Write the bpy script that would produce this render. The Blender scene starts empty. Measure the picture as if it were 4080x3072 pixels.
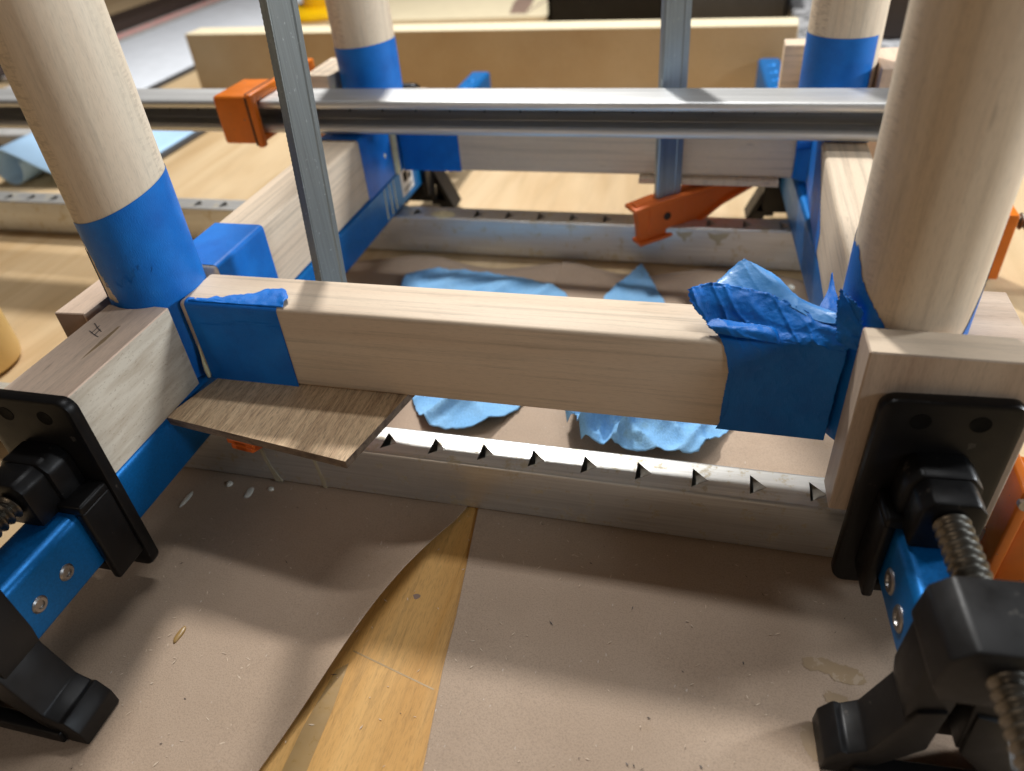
import bpy, bmesh, math, random
from mathutils import Vector, Matrix, noise
random.seed(7)
R = math.radians
S = 0.01                      # everything below is written in centimetres
scene = bpy.context.scene
COL = scene.collection

# ------------------------------------------------------------------ camera
cam_d = bpy.data.cameras.new('camera'); cam = bpy.data.objects.new('camera', cam_d); COL.objects.link(cam)
cam_d.sensor_fit = 'HORIZONTAL'; cam_d.sensor_width = 36.0; cam_d.lens = 26.04
cam_d.clip_start = 0.01; cam_d.clip_end = 50
rx, dn, fw = (0.9678, 0.2408, -0.0732), (0.0906, -0.6045, -0.7914), (-0.2348, 0.7593, -0.6069)
m = Matrix(((rx[0], -dn[0], -fw[0], 0), (rx[1], -dn[1], -fw[1], 0), (rx[2], -dn[2], -fw[2], 0.277), (0, 0, 0, 1)))
q = m.to_quaternion(); q.normalize()
cam.rotation_mode = 'QUATERNION'; cam.rotation_quaternion = q; cam.location = (0, 0, 0.277)
cam_d.dof.use_dof = True; cam_d.dof.focus_distance = 0.325; cam_d.dof.aperture_fstop = 7.5
scene.camera = cam

# ------------------------------------------------------------------ light
w = bpy.data.worlds.new('World'); scene.world = w; w.use_nodes = True
bg = w.node_tree.nodes['Background']; bg.inputs[0].default_value = (1.0, 0.80, 0.66, 1); bg.inputs[1].default_value = 0.042
def lamp(name, loc, target, power, size, color, size_y=None):
    l = bpy.data.lights.new(name, 'AREA'); l.energy = power; l.color = color; l.size = size
    if size_y: l.shape = 'RECTANGLE'; l.size_y = size_y
    else: l.shape = 'DISK'
    o = bpy.data.objects.new(name, l); COL.objects.link(o)
    o.location = Vector(loc)*S
    o.rotation_euler = (Vector(target)-Vector(loc)).to_track_quat('-Z', 'Y').to_euler()
    return o
lamp('work_lamp', (-38, 118, 114), (-8, 40, 5), 18, 0.11, (1.0, 0.985, 0.955))
lamp('ceiling_tube', (-8, 95, 190), (-8, 45, 0), 14, 1.2, (0.96, 0.98, 1.0), 0.10)
lamp('right_lamp', (132, 78, 54), (-14, 28, 12), 17, 0.20, (0.90, 0.95, 1.0))
lamp('side_lamp', (82, -8, 54), (5, 28, 10), 2.1, 0.18, (0.78, 0.89, 1.0))
lamp('front_fill', (-55, -95, 80), (-5, 30, 12), 1.2, 0.5, (1.0, 0.78, 0.58), 0.12)  # added warm fill from the front left, standing in for bounced light
scene.view_settings.view_transform = 'Standard'; scene.view_settings.look = 'None'
scene.view_settings.exposure = 0.08; scene.view_settings.gamma = 1.0

# ------------------------------------------------------------------ materials
def mat_new(name):
    mt = bpy.data.materials.new(name); mt.use_nodes = True
    nt = mt.node_tree; b = nt.nodes['Principled BSDF']
    return mt, nt, b
def N(nt, t, **kw):
    n = nt.nodes.new(t)
    for k, v in kw.items(): setattr(n, k, v)
    return n
def ramp(nt, src, stops):
    r = N(nt, 'ShaderNodeValToRGB'); e = r.color_ramp.elements
    while len(e) < len(stops): e.new(0.5)
    for i, (p, c) in enumerate(stops):
        e[i].position = p; e[i].color = (c[0], c[1], c[2], 1) if not isinstance(c, (int, float)) else (c, c, c, 1)
    nt.links.new(src, r.inputs[0]); return r.outputs[0]
def nz(nt, vec, scale, detail=4, rough=0.55, dist=0):
    n = N(nt, 'ShaderNodeTexNoise'); n.inputs['Scale'].default_value = scale; n.inputs['Detail'].default_value = detail
    n.inputs['Roughness'].default_value = rough; n.inputs['Distortion'].default_value = dist
    nt.links.new(vec, n.inputs['Vector']); return n.outputs['Fac']
def mapping(nt, scale=(1, 1, 1), rot=(0, 0, 0), loc=(0, 0, 0)):
    tc = N(nt, 'ShaderNodeTexCoord'); mp = N(nt, 'ShaderNodeMapping')
    mp.inputs['Scale'].default_value = scale; mp.inputs['Rotation'].default_value = rot; mp.inputs['Location'].default_value = loc
    nt.links.new(tc.outputs['Object'], mp.inputs['Vector']); return mp.outputs[0]
def mix(nt, fac, a, b, mode='MIX'):
    n = N(nt, 'ShaderNodeMix', data_type='RGBA', blend_type=mode)
    for i, v in ((0, fac), (6, a), (7, b)):
        if hasattr(v, 'links') or hasattr(v, 'is_linked'): nt.links.new(v, n.inputs[i])
        elif isinstance(v, (int, float)): n.inputs[i].default_value = v
        else: n.inputs[i].default_value = (v[0], v[1], v[2], 1)
    return n.outputs[2]
def bump(nt, b, h, strength=0.2, dist=0.001):
    n = N(nt, 'ShaderNodeBump'); n.inputs['Strength'].default_value = strength; n.inputs['Distance'].default_value = dist
    nt.links.new(h, n.inputs['Height']); nt.links.new(n.outputs[0], b.inputs['Normal'])

def wood(name, light, dark, axis, ring=90, contrast=1.0, rough=0.55, pores=0.35, seed=0, fleck=True, long=0.05, rays=False):
    mt, nt, b = mat_new(name)
    sc = [1, 1, 1]; sc[axis] = long
    v = mapping(nt, sc, (0.03, 0.02, 0.04), (seed*.37, seed*.71, seed*.13))
    big = nz(nt, v, ring, 3, 0.6, 0.4 if name != 'plywood' else 1.6)
    lines = nz(nt, v, ring*6, 4, 0.65)
    c = ramp(nt, big, [(0.30, dark), (0.52, [(l*.7+d*.3) for l, d in zip(light, dark)]), (0.66, light)])
    l2 = ramp(nt, lines, [(0.30, 1-0.20*contrast), (0.50, 1.0)])
    c = mix(nt, 1.0, c, l2, 'MULTIPLY')
    sc2 = [1, 1, 1]; sc2[axis] = 0.10
    v2 = mapping(nt, sc2, (0, 0, 0), (seed*.9, seed*.4, seed*.2))
    fib = nz(nt, v2, 2600, 2, 0.6)
    c = mix(nt, 1.0, c, ramp(nt, fib, [(0.30, 1-pores*.30), (0.50, 1.0)]), 'MULTIPLY')
    if fleck:
        sc3 = [1, 1, 1]; sc3[axis] = 0.22
        v3 = mapping(nt, sc3, (0, 0, 0), (seed*.3, seed*.8, seed*.5))
        fl = nz(nt, v3, 190, 1, 0.4)
        c = mix(nt, ramp(nt, fl, [(0.755, 0.0), (0.82, 0.55)]), c, [d*0.45 for d in dark])
    if rays:
        sr = [1, 1, 1]; sr[axis] = .035
        band = nz(nt, mapping(nt, sr, (0, 0, 0), (seed*.21, seed*.53, seed)), 62, 2, .5)
        sd = [.35, .35, .35]; sd[axis] = 1.5
        dash = nz(nt, mapping(nt, sd, (.2, .1, 0)), 560, 2, .5)
        fac = mix(nt, 1.0, ramp(nt, band, [(0.50, 0.0), (0.58, 1.0)]), ramp(nt, dash, [(0.50, 0.0), (0.60, .42)]), 'MULTIPLY')
        c = mix(nt, fac, c, [d*.62 for d in dark])
    nt.links.new(c, b.inputs['Base Color'])
    b.inputs['Roughness'].default_value = rough; b.inputs['Specular IOR Level'].default_value = 0.3
    bump(nt, b, fib, 0.12, 0.0004)
    return mt
ML, MD = (0.74, 0.605, 0.455), (0.68, 0.53, 0.385)
M = {}
for i, ax in enumerate('XYZ'): M['maple'+ax] = wood('maple_grain_'+ax.lower(), ML, MD, i, 50, 1.25, seed=i+1, long=.025)
M['maple_leg'] = wood('maple_leg', (0.80, 0.69, 0.535), (0.71, 0.57, 0.42), 2, 50, 0.8, seed=5, pores=.45, rays=True)
M['block'] = wood('maple_block', (0.76, 0.58, 0.44), (0.60, 0.43, 0.32), 1, 60, 0.8, seed=8, pores=.5)
M['blockX'] = wood('maple_block_cross', (0.60, 0.47, 0.36), (0.45, 0.33, 0.24), 0, 60, 0.8, seed=9, pores=.5)
M['blockZ'] = wood('maple_block_upright', (0.60, 0.48, 0.37), (0.46, 0.34, 0.25), 2, 60, 0.8, seed=10, pores=.5)
M['oak'] = wood('oak_strip', (0.70, 0.50, 0.30), (0.46, 0.30, 0.17), 1, 420, 2.5, seed=4, pores=1.5, long=.04, fleck=False)
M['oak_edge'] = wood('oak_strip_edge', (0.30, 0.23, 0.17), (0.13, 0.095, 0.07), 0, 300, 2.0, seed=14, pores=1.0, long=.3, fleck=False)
M['ply'] = wood('plywood', (0.63, 0.47, 0.28), (0.50, 0.34, 0.175), 1, 16, 0.45, seed=3, pores=.2, fleck=False, long=.12)
M['plank'] = wood('golden_plank', (0.68, 0.39, 0.125), (0.54, 0.27, 0.06), 1, 60, 1.1, seed=6, pores=.8)
def grain_end():
    mt, nt, b = mat_new('maple_end_pores')
    v = mapping(nt, (1, .42, 1.0), (R(20), 0, 0))
    a = nz(nt, v, 1500, 2, 0.5); big = nz(nt, mapping(nt, (1, .12, 1), (R(28), 0, 0)), 260, 3, .6)
    c = ramp(nt, big, [(0.32, (0.44, 0.37, 0.28)), (0.6, (0.58, 0.52, 0.42))])
    c = mix(nt, ramp(nt, a, [(0.62, 0.0), (0.70, 0.42)]), c, (0.24, 0.17, 0.12))
    nt.links.new(c, b.inputs['Base Color']); b.inputs['Roughness'].default_value = 0.75
    bump(nt, b, a, .15, .0004); return mt
M['pores'] = grain_end()

def tape_mat():
    mt, nt, b = mat_new('blue_masking_tape')
    v = mapping(nt)
    big = nz(nt, v, 60, 4, .6)
    cr = nz(nt, mapping(nt, (1, 1, .35)), 2200, 2, .6)
    c = ramp(nt, big, [(0.30, (0.0, 0.125, 0.50)), (0.65, (0.003, 0.178, 0.63))])
    c = mix(nt, ramp(nt, nz(nt, v, 700, 2, .5), [(0.68, 0.0), (0.76, 0.28)]), c, (0.05, 0.29, 0.80))
    nt.links.new(c, b.inputs['Base Color']); b.inputs['Roughness'].default_value = 0.46
    b.inputs['Specular IOR Level'].default_value = 0.35
    h = N(nt, 'ShaderNodeMath', operation='ADD'); nt.links.new(cr, h.inputs[0]); nt.links.new(nz(nt, v, 130, 5, .7), h.inputs[1])
    bump(nt, b, h.outputs[0], .30, .0006); return mt
M['tape'] = tape_mat()
def back_mat():
    mt, nt, b = mat_new('tape_adhesive_side'); v = mapping(nt)
    c = ramp(nt, nz(nt, v, 90, 4, .6), [(0.3, (0.04, 0.25, 0.66)), (0.7, (0.13, 0.38, 0.78))])
    nt.links.new(c, b.inputs['Base Color']); b.inputs['Roughness'].default_value = .36
    bump(nt, b, nz(nt, v, 600, 3, .6), .3, .0005); return mt
M['tape_back'] = back_mat()
def metal(name, col, rough, axis=None, stains=None, metallic=1.0, spot=None, sc=300):
    mt, nt, b = mat_new(name)
    s = [1, 1, 1]
    if axis is not None: s[axis] = .02
    v = mapping(nt, s); f = nz(nt, v, 900, 4, .6)
    c = ramp(nt, f, [(0.30, [x*.82 for x in col]), (0.7, [min(1, x*1.08) for x in col])])
    v0 = mapping(nt)
    if stains:
        t = nz(nt, v0, 95, 6, .72)
        fac = ramp(nt, t, [(0.55, 0.0), (0.63, 0.8)])
        c = mix(nt, fac, c, stains)
        met = N(nt, 'ShaderNodeMath', operation='MULTIPLY_ADD'); nt.links.new(fac, met.inputs[0])
        met.inputs[1].default_value = -0.9*metallic; met.inputs[2].default_value = metallic; met.use_clamp = True
        nt.links.new(met.outputs[0], b.inputs['Metallic'])
    else: b.inputs['Metallic'].default_value = metallic
    if spot:
        c = mix(nt, ramp(nt, nz(nt, v0, sc, 5, .7), [(0.62, 0.0), (0.70, 0.9)]), c, spot)
    nt.links.new(c, b.inputs['Base Color'])
    rr = ramp(nt, nz(nt, v, 160, 5, .6), [(0.3, rough-.04), (0.7, rough+.08)])
    nt.links.new(rr, b.inputs['Roughness'])
    bump(nt, b, f, .04, .0002); return mt
M['alu'] = metal('brushed_aluminium', (0.68, 0.68, 0.66), 0.36, 0, (0.50, 0.42, 0.26), 0.68)
M['alu_clean'] = metal('aluminium', (0.70, 0.70, 0.69), 0.40, 0, None, 0.7)
M['alu_shaded'] = metal('aluminium_tooth_shaded', (0.34, 0.315, 0.275), 0.55, None, (0.20, 0.14, 0.07), .3)  # darker than the bar: shading of the tooth ramps put into the colour
M['tooth_dark'] = metal('dark_inner_tooth', (0.10, 0.095, 0.09), 0.55, None, None, .6)
M['bluebar'] = metal('blue_anodised_bar', (0.0, 0.165, 0.50), 0.40, None, None, 0.5)
M['steel'] = metal('grey_steel_bar', (0.20, 0.215, 0.21), 0.52, 2, None, 0.75, (0.36, 0.37, 0.36), 420)
M['steel_blue'] = metal('bluish_steel_bar', (0.29, 0.34, 0.38), 0.40, 2, None, 0.85, (0.46, 0.50, 0.53), 420)
M['screw'] = metal('dark_steel_thread', (0.17, 0.155, 0.13), 0.38, None, (0.05, 0.045, 0.035))
M['bolt'] = metal('bright_bolt', (0.40, 0.38, 0.36), 0.35)
M['iron'] = metal('black_iron', (0.07, 0.06, 0.055), 0.5)
def paint(name, col, rough, chips=None, spec=0.5, n=260, thr=.66, var=.12):
    mt, nt, b = mat_new(name)
    v = mapping(nt); t = nz(nt, v, n, 5, .65); g = nz(nt, v, 45, 4, .6)
    c = ramp(nt, g, [(0.3, [x*(1-var) for x in col]), (0.7, [min(1, x*(1+var)) for x in col])])
    if chips: c = mix(nt, ramp(nt, t, [(thr, 0.0), (thr+.02, 1.0)]), c, chips)
    nt.links.new(c, b.inputs['Base Color'])
    nt.links.new(ramp(nt, t, [(0.3, rough-.06), (0.7, rough+.10)]), b.inputs['Roughness'])
    b.inputs['Specular IOR Level'].default_value = spec
    bump(nt, b, t, .06, .0005); return mt
M['orange'] = paint('orange_enamel', (0.72, 0.175, 0.008), 0.38, (0.16, 0.13, 0.12), n=210, thr=.675)
M['redorange'] = paint('worn_red_orange_enamel', (0.66, 0.13, 0.012), 0.40, (0.10, 0.06, 0.05), n=180, thr=.69)
M['black'] = paint('black_plastic', (0.007, 0.0065, 0.0065), 0.36, (0.045, 0.04, 0.034), n=140, thr=.67, var=.3, spec=.24)
M['blackcast'] = paint('black_casting', (0.008, 0.0075, 0.0075), 0.40, (0.045, 0.04, 0.034), n=120, thr=.67, var=.3, spec=.30)
M['hole'] = paint('black_hole', (0.004, 0.004, 0.004), 0.7, spec=.1)
M['glue'] = paint('wet_yellow_glue', (0.78, 0.70, 0.42), 0.25)
M['glue_white'] = paint('milky_glue', (0.82, 0.80, 0.70), 0.22)
M['glue_dry'] = paint('dried_amber_glue', (0.36, 0.22, 0.075), 0.30)
M['glue_film'] = paint('thin_glue_film', (0.46, 0.42, 0.30), 0.4)
M['stain'] = paint('soaked_paper', (0.33, 0.225, 0.125), 0.5, (0.41, 0.30, 0.20), n=160, thr=.58)
M['pencil'] = paint('pencil', (0.13, 0.11, 0.10), 0.6)
M['white'] = paint('white_laminate', (0.74, 0.77, 0.82), 0.4, var=.06)
M['paleblue'] = paint('pale_blue_sheet', (0.42, 0.63, 0.86), 0.55, var=.05)
M['yellow'] = paint('yellow_plastic', (0.85, 0.50, 0.0), 0.4)
M['pink'] = paint('red_scale_strip', (0.75, 0.33, 0.30), 0.5, (0.60, 0.57, 0.52), n=120, thr=.55)
M['darkgrey'] = paint('dark_grey_plastic', (0.05, 0.05, 0.052), 0.5)
M['greyrim'] = paint('grey_rim', (0.42, 0.41, 0.39), 0.5, (0.25, .24, .22), n=160, thr=.6)
M['brown'] = paint('brown_board', (0.27, 0.18, 0.135), 0.7, var=.2)
M['darkbrown'] = paint('dark_brown', (0.035, 0.022, 0.016), 0.5)
M['cream'] = paint('cream_bottle', (0.80, 0.56, 0.22), 0.42, var=.04)
M['rock'] = paint('speckled_grey', (0.42, 0.42, 0.43), 0.7, (0.10, 0.10, 0.10), n=60, thr=.52)
M['sticker'] = paint('white_sticker', (0.62, 0.63, 0.64), 0.5, var=.03)
def mdf_mat():
    mt, nt, b = mat_new('mdf'); v = mapping(nt)
    c = ramp(nt, nz(nt, v, 4, 5, .6), [(0.32, (0.46, 0.30, 0.14)), (0.66, (0.60, 0.46, 0.28))])
    c = mix(nt, 1, c, ramp(nt, nz(nt, v, 900, 2, .5), [(0.3, .88), (.6, 1)]), 'MULTIPLY')
    nt.links.new(c, b.inputs['Base Color']); b.inputs['Roughness'].default_value = .7; return mt
M['mdf'] = mdf_mat()
M['mdfedge'] = paint('pale_board_edge', (0.72, 0.62, 0.42), 0.7, var=.05)
def paper_mat():
    mt, nt, b = mat_new('kraft_paper'); v = mapping(nt)
    c = ramp(nt, nz(nt, v, 14, 5, .6), [(0.3, (0.41, 0.295, 0.205)), (0.7, (0.48, 0.355, 0.255))])
    fine = nz(nt, v, 1500, 3, .7)
    c = mix(nt, 1, c, ramp(nt, fine, [(0.30, .74), (.55, 1.0)]), 'MULTIPLY')
    c = mix(nt, ramp(nt, nz(nt, v, 620, 1, .4), [(0.80, 0), (0.84, .7)]), c, (0.10, 0.065, 0.045))
    c = mix(nt, ramp(nt, nz(nt, mapping(nt, (1, .35, 1), (0, 0, .7), (3, 1, 0)), 800, 1, .4), [(0.77, 0), (0.81, .7)]), c, (0.66, 0.58, 0.50))
    c = mix(nt, ramp(nt, nz(nt, mapping(nt, (1, 1, 1), (0, 0, 0), (1.3, 2.1, 0)), 16, 4, .6), [(0.66, 0), (0.72, .45)]), c, (0.33, 0.225, 0.125))
    nt.links.new(c, b.inputs['Base Color']); b.inputs['Roughness'].default_value = .62
    b.inputs['Specular IOR Level'].default_value = .35
    wr = nz(nt, v, 24, 5, .62)
    h_ = N(nt, 'ShaderNodeMath', operation='MULTIPLY_ADD'); nt.links.new(wr, h_.inputs[0]); h_.inputs[1].default_value = 4.0; nt.links.new(fine, h_.inputs[2])
    bump(nt, b, h_.outputs[0], .25, .0004); return mt
M['paper'] = paper_mat()
def towel_mat():
    mt, nt, b = mat_new('blue_shop_towel'); v = mapping(nt)
    c = ramp(nt, nz(nt, v, 40, 5, .6), [(0.3, (0.22, 0.50, 0.86)), (0.7, (0.31, 0.60, 0.93))])
    c = mix(nt, ramp(nt, nz(nt, v, 55, 3, .5), [(0.66, 0), (0.75, .5)]), c, (0.24, 0.40, 0.40))
    f = nz(nt, mapping(nt, (1, .5, 1), (0, 0, .5)), 1100, 3, .7)
    c = mix(nt, 1, c, ramp(nt, f, [(0.3, .82), (.6, 1)]), 'MULTIPLY')
    nt.links.new(c, b.inputs['Base Color']); b.inputs['Roughness'].default_value = .9
    b.inputs['Specular IOR Level'].default_value = .1
    bump(nt, b, f, .6, .0008); return mt
M['towel'] = towel_mat()

# ------------------------------------------------------------------ builders
BASE = {}
def thing(name, label, cat, base=(0, 0, 0), rotz=0, group=None):
    o = bpy.data.objects.new(name, None); COL.objects.link(o); o.empty_display_size = .02
    o.location = Vector(base)*S; o.rotation_euler = (0, 0, rotz)
    o['label'] = label; o['category'] = cat
    if group: o['group'] = group
    BASE[o.name] = Vector(base) if not rotz else Vector((0, 0, 0))   # turned things are written in their own frame
    return o
def add(name, geo, mat, parent=None, smooth=35, label=None, cat=None, group=None, kind=None, base=None, sub=0, solid=0):
    vs, fs = geo
    b0 = BASE[parent.name] if parent else Vector(base if base else (0, 0, 0))
    me = bpy.data.meshes.new(name)
    me.from_pydata([((Vector(v)-b0)*S) for v in vs], [], fs); me.update()
    bm = bmesh.new(); bm.from_mesh(me); bmesh.ops.remove_doubles(bm, verts=bm.verts, dist=1e-6)
    bmesh.ops.recalc_face_normals(bm, faces=bm.faces); bm.to_mesh(me); bm.free()
    if smooth:
        for p in me.polygons: p.use_smooth = True
        me.set_sharp_from_angle(angle=R(smooth))
    for mt in (mat if isinstance(mat, (list, tuple)) else [mat]): me.materials.append(mt)
    o = bpy.data.objects.new(name, me); COL.objects.link(o)
    BASE[o.name] = b0
    if parent: o.parent = parent
    else: o.location = b0*S
    if solid:
        md = o.modifiers.new('solid', 'SOLIDIFY'); md.thickness = solid*S; md.offset = 0
    if sub:
        md = o.modifiers.new('sub', 'SUBSURF'); md.levels = sub; md.render_levels = sub
    for k, v in (('label', label), ('category', cat), ('group', group), ('kind', kind)):
        if v: o[k] = v
    return o
def join(*gs):
    V, F = [], []
    for v, f in gs:
        n = len(V); V += list(v); F += [[i+n for i in q] for q in f]
    return V, F
def xf(geo, mtx): return [tuple(mtx @ Vector(v)) for v in geo[0]], geo[1]
def bm_out(bm):
    bm.verts.index_update(); v = [tuple(x.co) for x in bm.verts]; f = [[a.index for a in p.verts] for p in bm.faces]; bm.free(); return v, f
def box(x, y, z, bev=0.0, seg=3):
    bm = bmesh.new()
    vs = [bm.verts.new((a, b, c)) for c in z for b in y for a in x]
    for f in ((0, 2, 3, 1), (4, 5, 7, 6), (0, 1, 5, 4), (2, 6, 7, 3), (0, 4, 6, 2), (1, 3, 7, 5)): bm.faces.new([vs[i] for i in f])
    if bev: bmesh.ops.bevel(bm, geom=bm.edges[:], offset=bev, segments=seg, profile=.5, affect='EDGES')
    return bm_out(bm)
def prism(poly, axis, a, b, bev=0.0, seg=2):
    """poly: 2-D outline; axis 0: (y,z), 1: (x,z), 2: (x,y)."""
    def p(u, v, t): return ((t, u, v), (u, t, v), (u, v, t))[axis]
    bm = bmesh.new(); A = [bm.verts.new(p(u, v, a)) for u, v in poly]; B = [bm.verts.new(p(u, v, b)) for u, v in poly]; n = len(poly)
    bm.faces.new(A); bm.faces.new(B[::-1])
    for i in range(n): bm.faces.new([A[i], B[i], B[(i+1) % n], A[(i+1) % n]])
    bmesh.ops.recalc_face_normals(bm, faces=bm.faces)
    if bev:
        ed = [e for e in bm.edges if e.calc_face_angle(0) > R(28)]
        bmesh.ops.bevel(bm, geom=ed, offset=bev, segments=seg, profile=.5, affect='EDGES')
    return bm_out(bm)
def lathe(prof, c=(0, 0, 0), axis=2, n=64, cap=True):
    V, F = [], []
    for r, t in prof:
        for k in range(n):
            a = 2*math.pi*k/n; u, v = r*math.cos(a), r*math.sin(a)
            q = (u, v, t) if axis == 2 else (u, t, v) if axis == 1 else (t, u, v)
            V.append((c[0]+q[0], c[1]+q[1], c[2]+q[2]))
    for i in range(len(prof)-1):
        for k in range(n): F.append([i*n+k, i*n+(k+1) % n, (i+1)*n+(k+1) % n, (i+1)*n+k])
    if cap: F.append(list(range(n))); F.append(list(range((len(prof)-1)*n, len(prof)*n))[::-1])
    return V, F
def rrect(x0, x1, z0, z1, r, n=5):
    P = []
    for cx, cz, a0 in ((x1-r, z1-r, 0), (x0+r, z1-r, 90), (x0+r, z0+r, 180), (x1-r, z0+r, 270)):
        for k in range(n+1):
            a = R(a0+90*k/n); P.append((cx+r*math.cos(a), cz+r*math.sin(a)))
    return P
def grid(rows):
    n = len(rows[0]); V = [p for r in rows for p in r]; F = []
    for i in range(len(rows)-1):
        for k in range(n-1): F.append([i*n+k, i*n+k+1, (i+1)*n+k+1, (i+1)*n+k])
    return V, F
def fn(x, y, s=1.0, o=0.0): return noise.fractal(Vector((x*s+o, y*s-o, o*.7)), 1.0, 2.0, 4)

# ------------------------------------------------------------------ setting: bench and papers
bench = add('workbench_top', box((-400, 120), (-30, 420), (-6, -.12)), M['ply'], kind='structure', label='pale plywood workbench top')
pl = [(-15.2, 2), (-14.9, 10), (-13.9, 16), (-12.9, 20), (-11.0, 24.6), (-8.6, 24.6), (-7.4, 2)]
add('plank', prism([(-18, 0), (-16.4, 14), (-12.9, 24.8), (-8.0, 24.8), (-6.2, 0)], 2, -.115, -.05), M['plank'], bench)
add('knot', prism([(-11.25+.17*math.cos(a*.7)*(1+.3*math.sin(a*2.1)), 18.75+.15*math.sin(a*.7)) for a in range(9)], 2, -.05, -.043), M['brown'], bench)
add('saw_kerf', prism([(-13.0, 15.55), (-9.0, 14.55), (-9.0, 14.62), (-13.0, 15.62)], 2, -.05, -.044), M['glue_dry'], bench)
add('glue_smear', prism([(-13.35, 14.6), (-12.95, 15.0), (-12.75, 13), (-12.6, 8), (-13.6, 8), (-13.6, 12)], 2, -.05, -.042), M['glue_dry'], bench)

def sheet(edge, x_far, y0, y1, z0, lift, far_wave):
    """edge(y): x of the cut edge; the sheet runs from there to x_far; lift(t,y): height near the edge."""
    rows = []; n = 70; mcols = 44
    for j in range(n+1):
        y = y0+(y1-y0)*j/n; e = edge(y); row = []
        for i in range(mcols+1):
            t = (i/mcols)**1.7; x = e+(x_far-e)*t; d = abs(x-e)
            yy = y + far_wave(x)*max(0, (y-40)/(y1-40)) if y > 40 else y
            z = z0 + lift(d, y) + .055*fn(x, y, .09, 3) + (max(0, (y-44)/6)**2)*(.09+.11*math.sin(x*.55+1)+.05*fn(x, 0, .3, 3)) * (1 if x > -24 else .3)
            row.append((x, yy, max(z, z0-.02)))
        rows.append(row)
    return grid(rows)
LE = [(2, -16.4), (10.2, -14.34), (14.7, -13.3), (17, -12.75), (19, -12.2), (21, -11.6), (23.8, -10.5), (30, -9.6), (60, -9.3)]
RE = [(2, -7.4), (11.4, -8.34), (13.6, -8.64), (15.5, -8.9), (17.8, -9.1), (20.9, -9.5), (24, -9.9), (30, -10.4), (60, -10.6)]
def interp(T, y):
    if y <= T[0][0]: return T[0][1]
    for (a, b), (c, d) in zip(T, T[1:]):
        if y <= c: s = (y-a)/(c-a); return b+(d-b)*s
    return T[-1][1]
ps = add('paper_sheet', sheet(lambda y: sum(interp(LE, y+k*.35) for k in range(-4, 5))/9, -33, -12, 49.6, 0.0,
         lambda d, y: .80*math.exp(-(d/1.6)**1.4)*math.exp(-((y-18.0)/5.0)**2)+.10*math.exp(-d/.8)*(y < 23), lambda x: .6*math.sin(x*.5)), M['paper'],
         label='brown kraft paper sheet with a lifted curved edge, left of the bare plank', cat='paper sheet', group='kraft paper covering the bench', base=(-20, 15, 0), solid=.02)
ps2 = add('paper_sheet', sheet(lambda y: interp(RE, y), 13.2, -12, 50.0, 0.03 if False else -.015,
         lambda d, y: .04*math.exp(-d), lambda x: .8*math.sin(x*.42+.5)), M['paper'],
         label='brown kraft paper sheet with a straight edge, right of the bare plank', cat='paper sheet', group='kraft paper covering the bench', base=(2, 15, 0), solid=.02)

# ------------------------------------------------------------------ the glued table frame
tf = thing('table_frame', 'upside-down maple table frame, four round legs, blue masking tape at the joints', 'table', (-9, 40, 6.3))
LEGS = {'LF': (-26.0, 26.6), 'RF': (7.55, 26.7), 'LB': (-25.6, 54.1), 'RB': (7.35, 54.1)}
r0 = 2.24
leg = {}
for k, (x, y) in LEGS.items():
    leg[k] = add('leg', lathe([(r0-.05, 6.3), (r0, 6.35), (r0, 30), (r0*.995, 37.9), (r0-.1, 38)], (x, y, 0), n=80), M['maple_leg'], tf)
rail = {}
rail['F'] = add('rail', box((-23.95, 5.5), (25.2, 28.05), (6.3, 10.72), .22, 4), M['mapleX'], tf)
rail['B'] = add('rail', box((-23.6, 5.5), (52.7, 55.5), (6.3, 10.72), .22, 4), M['mapleX'], tf)
rail['L'] = add('rail', box((-26.95, -24.0), (28.6, 52.1), (6.3, 10.72), .22, 4), M['mapleY'], tf)
rail['R'] = add('rail', box((6.3, 8.95), (28.7, 52.2), (6.3, 10.72), .22, 4), M['mapleY'], tf)

def leg_tape(k, lim, keep=None, dr=.025, nth=240, nzz=70, z0=6.32, a0=0, a1=360):
    x, y = LEGS[k]; rows = []
    for j in range(nzz+1):
        row = []
        for i in range(nth+1):
            a = a0+(a1-a0)*i/nth; z = z0+(max(lim(a), z0)-z0)*j/nzz
            row.append((x+(r0+dr)*math.cos(R(a)), y+(r0+dr)*math.sin(R(a)), z))
        rows.append(row)
    V, F = grid(rows); F2 = []
    for f in F:
        cz = sum(V[i][2] for i in f)/4; a = a0+(a1-a0)*((f[0] % (nth+1))+.5)/nth
        if max(V[i][2] for i in f)-min(V[i][2] for i in f) > 1e-4 and (keep is None or keep(a, cz)): F2.append(f)
    return add('tape', (V, F2), M['tape'], leg[k], smooth=60)
def tz(a, base, amp, ph): return base+amp*math.cos(R(a-ph))
def bareLF(a, z):                                        # bare wedge low on the left, torn diagonal edge
    n = 5*fn(a*.12, z*1.6, 1, 5)+2*fn(a*.4, z*4, 1, 8)
    if 10.95 < z < 14.6 and a > 226 and a < 229+(14.4-z)*8.6+n: return False
    if z > 13.2 and 205 < a < 221+(z-13.2)*2.5+n: return False
    return True
leg_tape('LF', lambda a: tz(a, 15.55, .72, 40), bareLF, nth=420, nzz=170)
leg_tape('LF', lambda a: 12.35+.5*fn(a*.07, 0, 1, 2)+.15*fn(a*.5, 2, 1, 3)+.016*(a-290), None, .05, 160, 30, a0=263, a1=318)
leg_tape('LF', lambda a: 13.4, lambda a, z: z < 13.3-(a-221)*.02, .05, 10, 20, a0=218, a1=227)
leg_tape('LB', lambda a: tz(a, 15.5, .15, 0))
leg_tape('RB', lambda a: 15.55, None, a0=150, a1=322)
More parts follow.
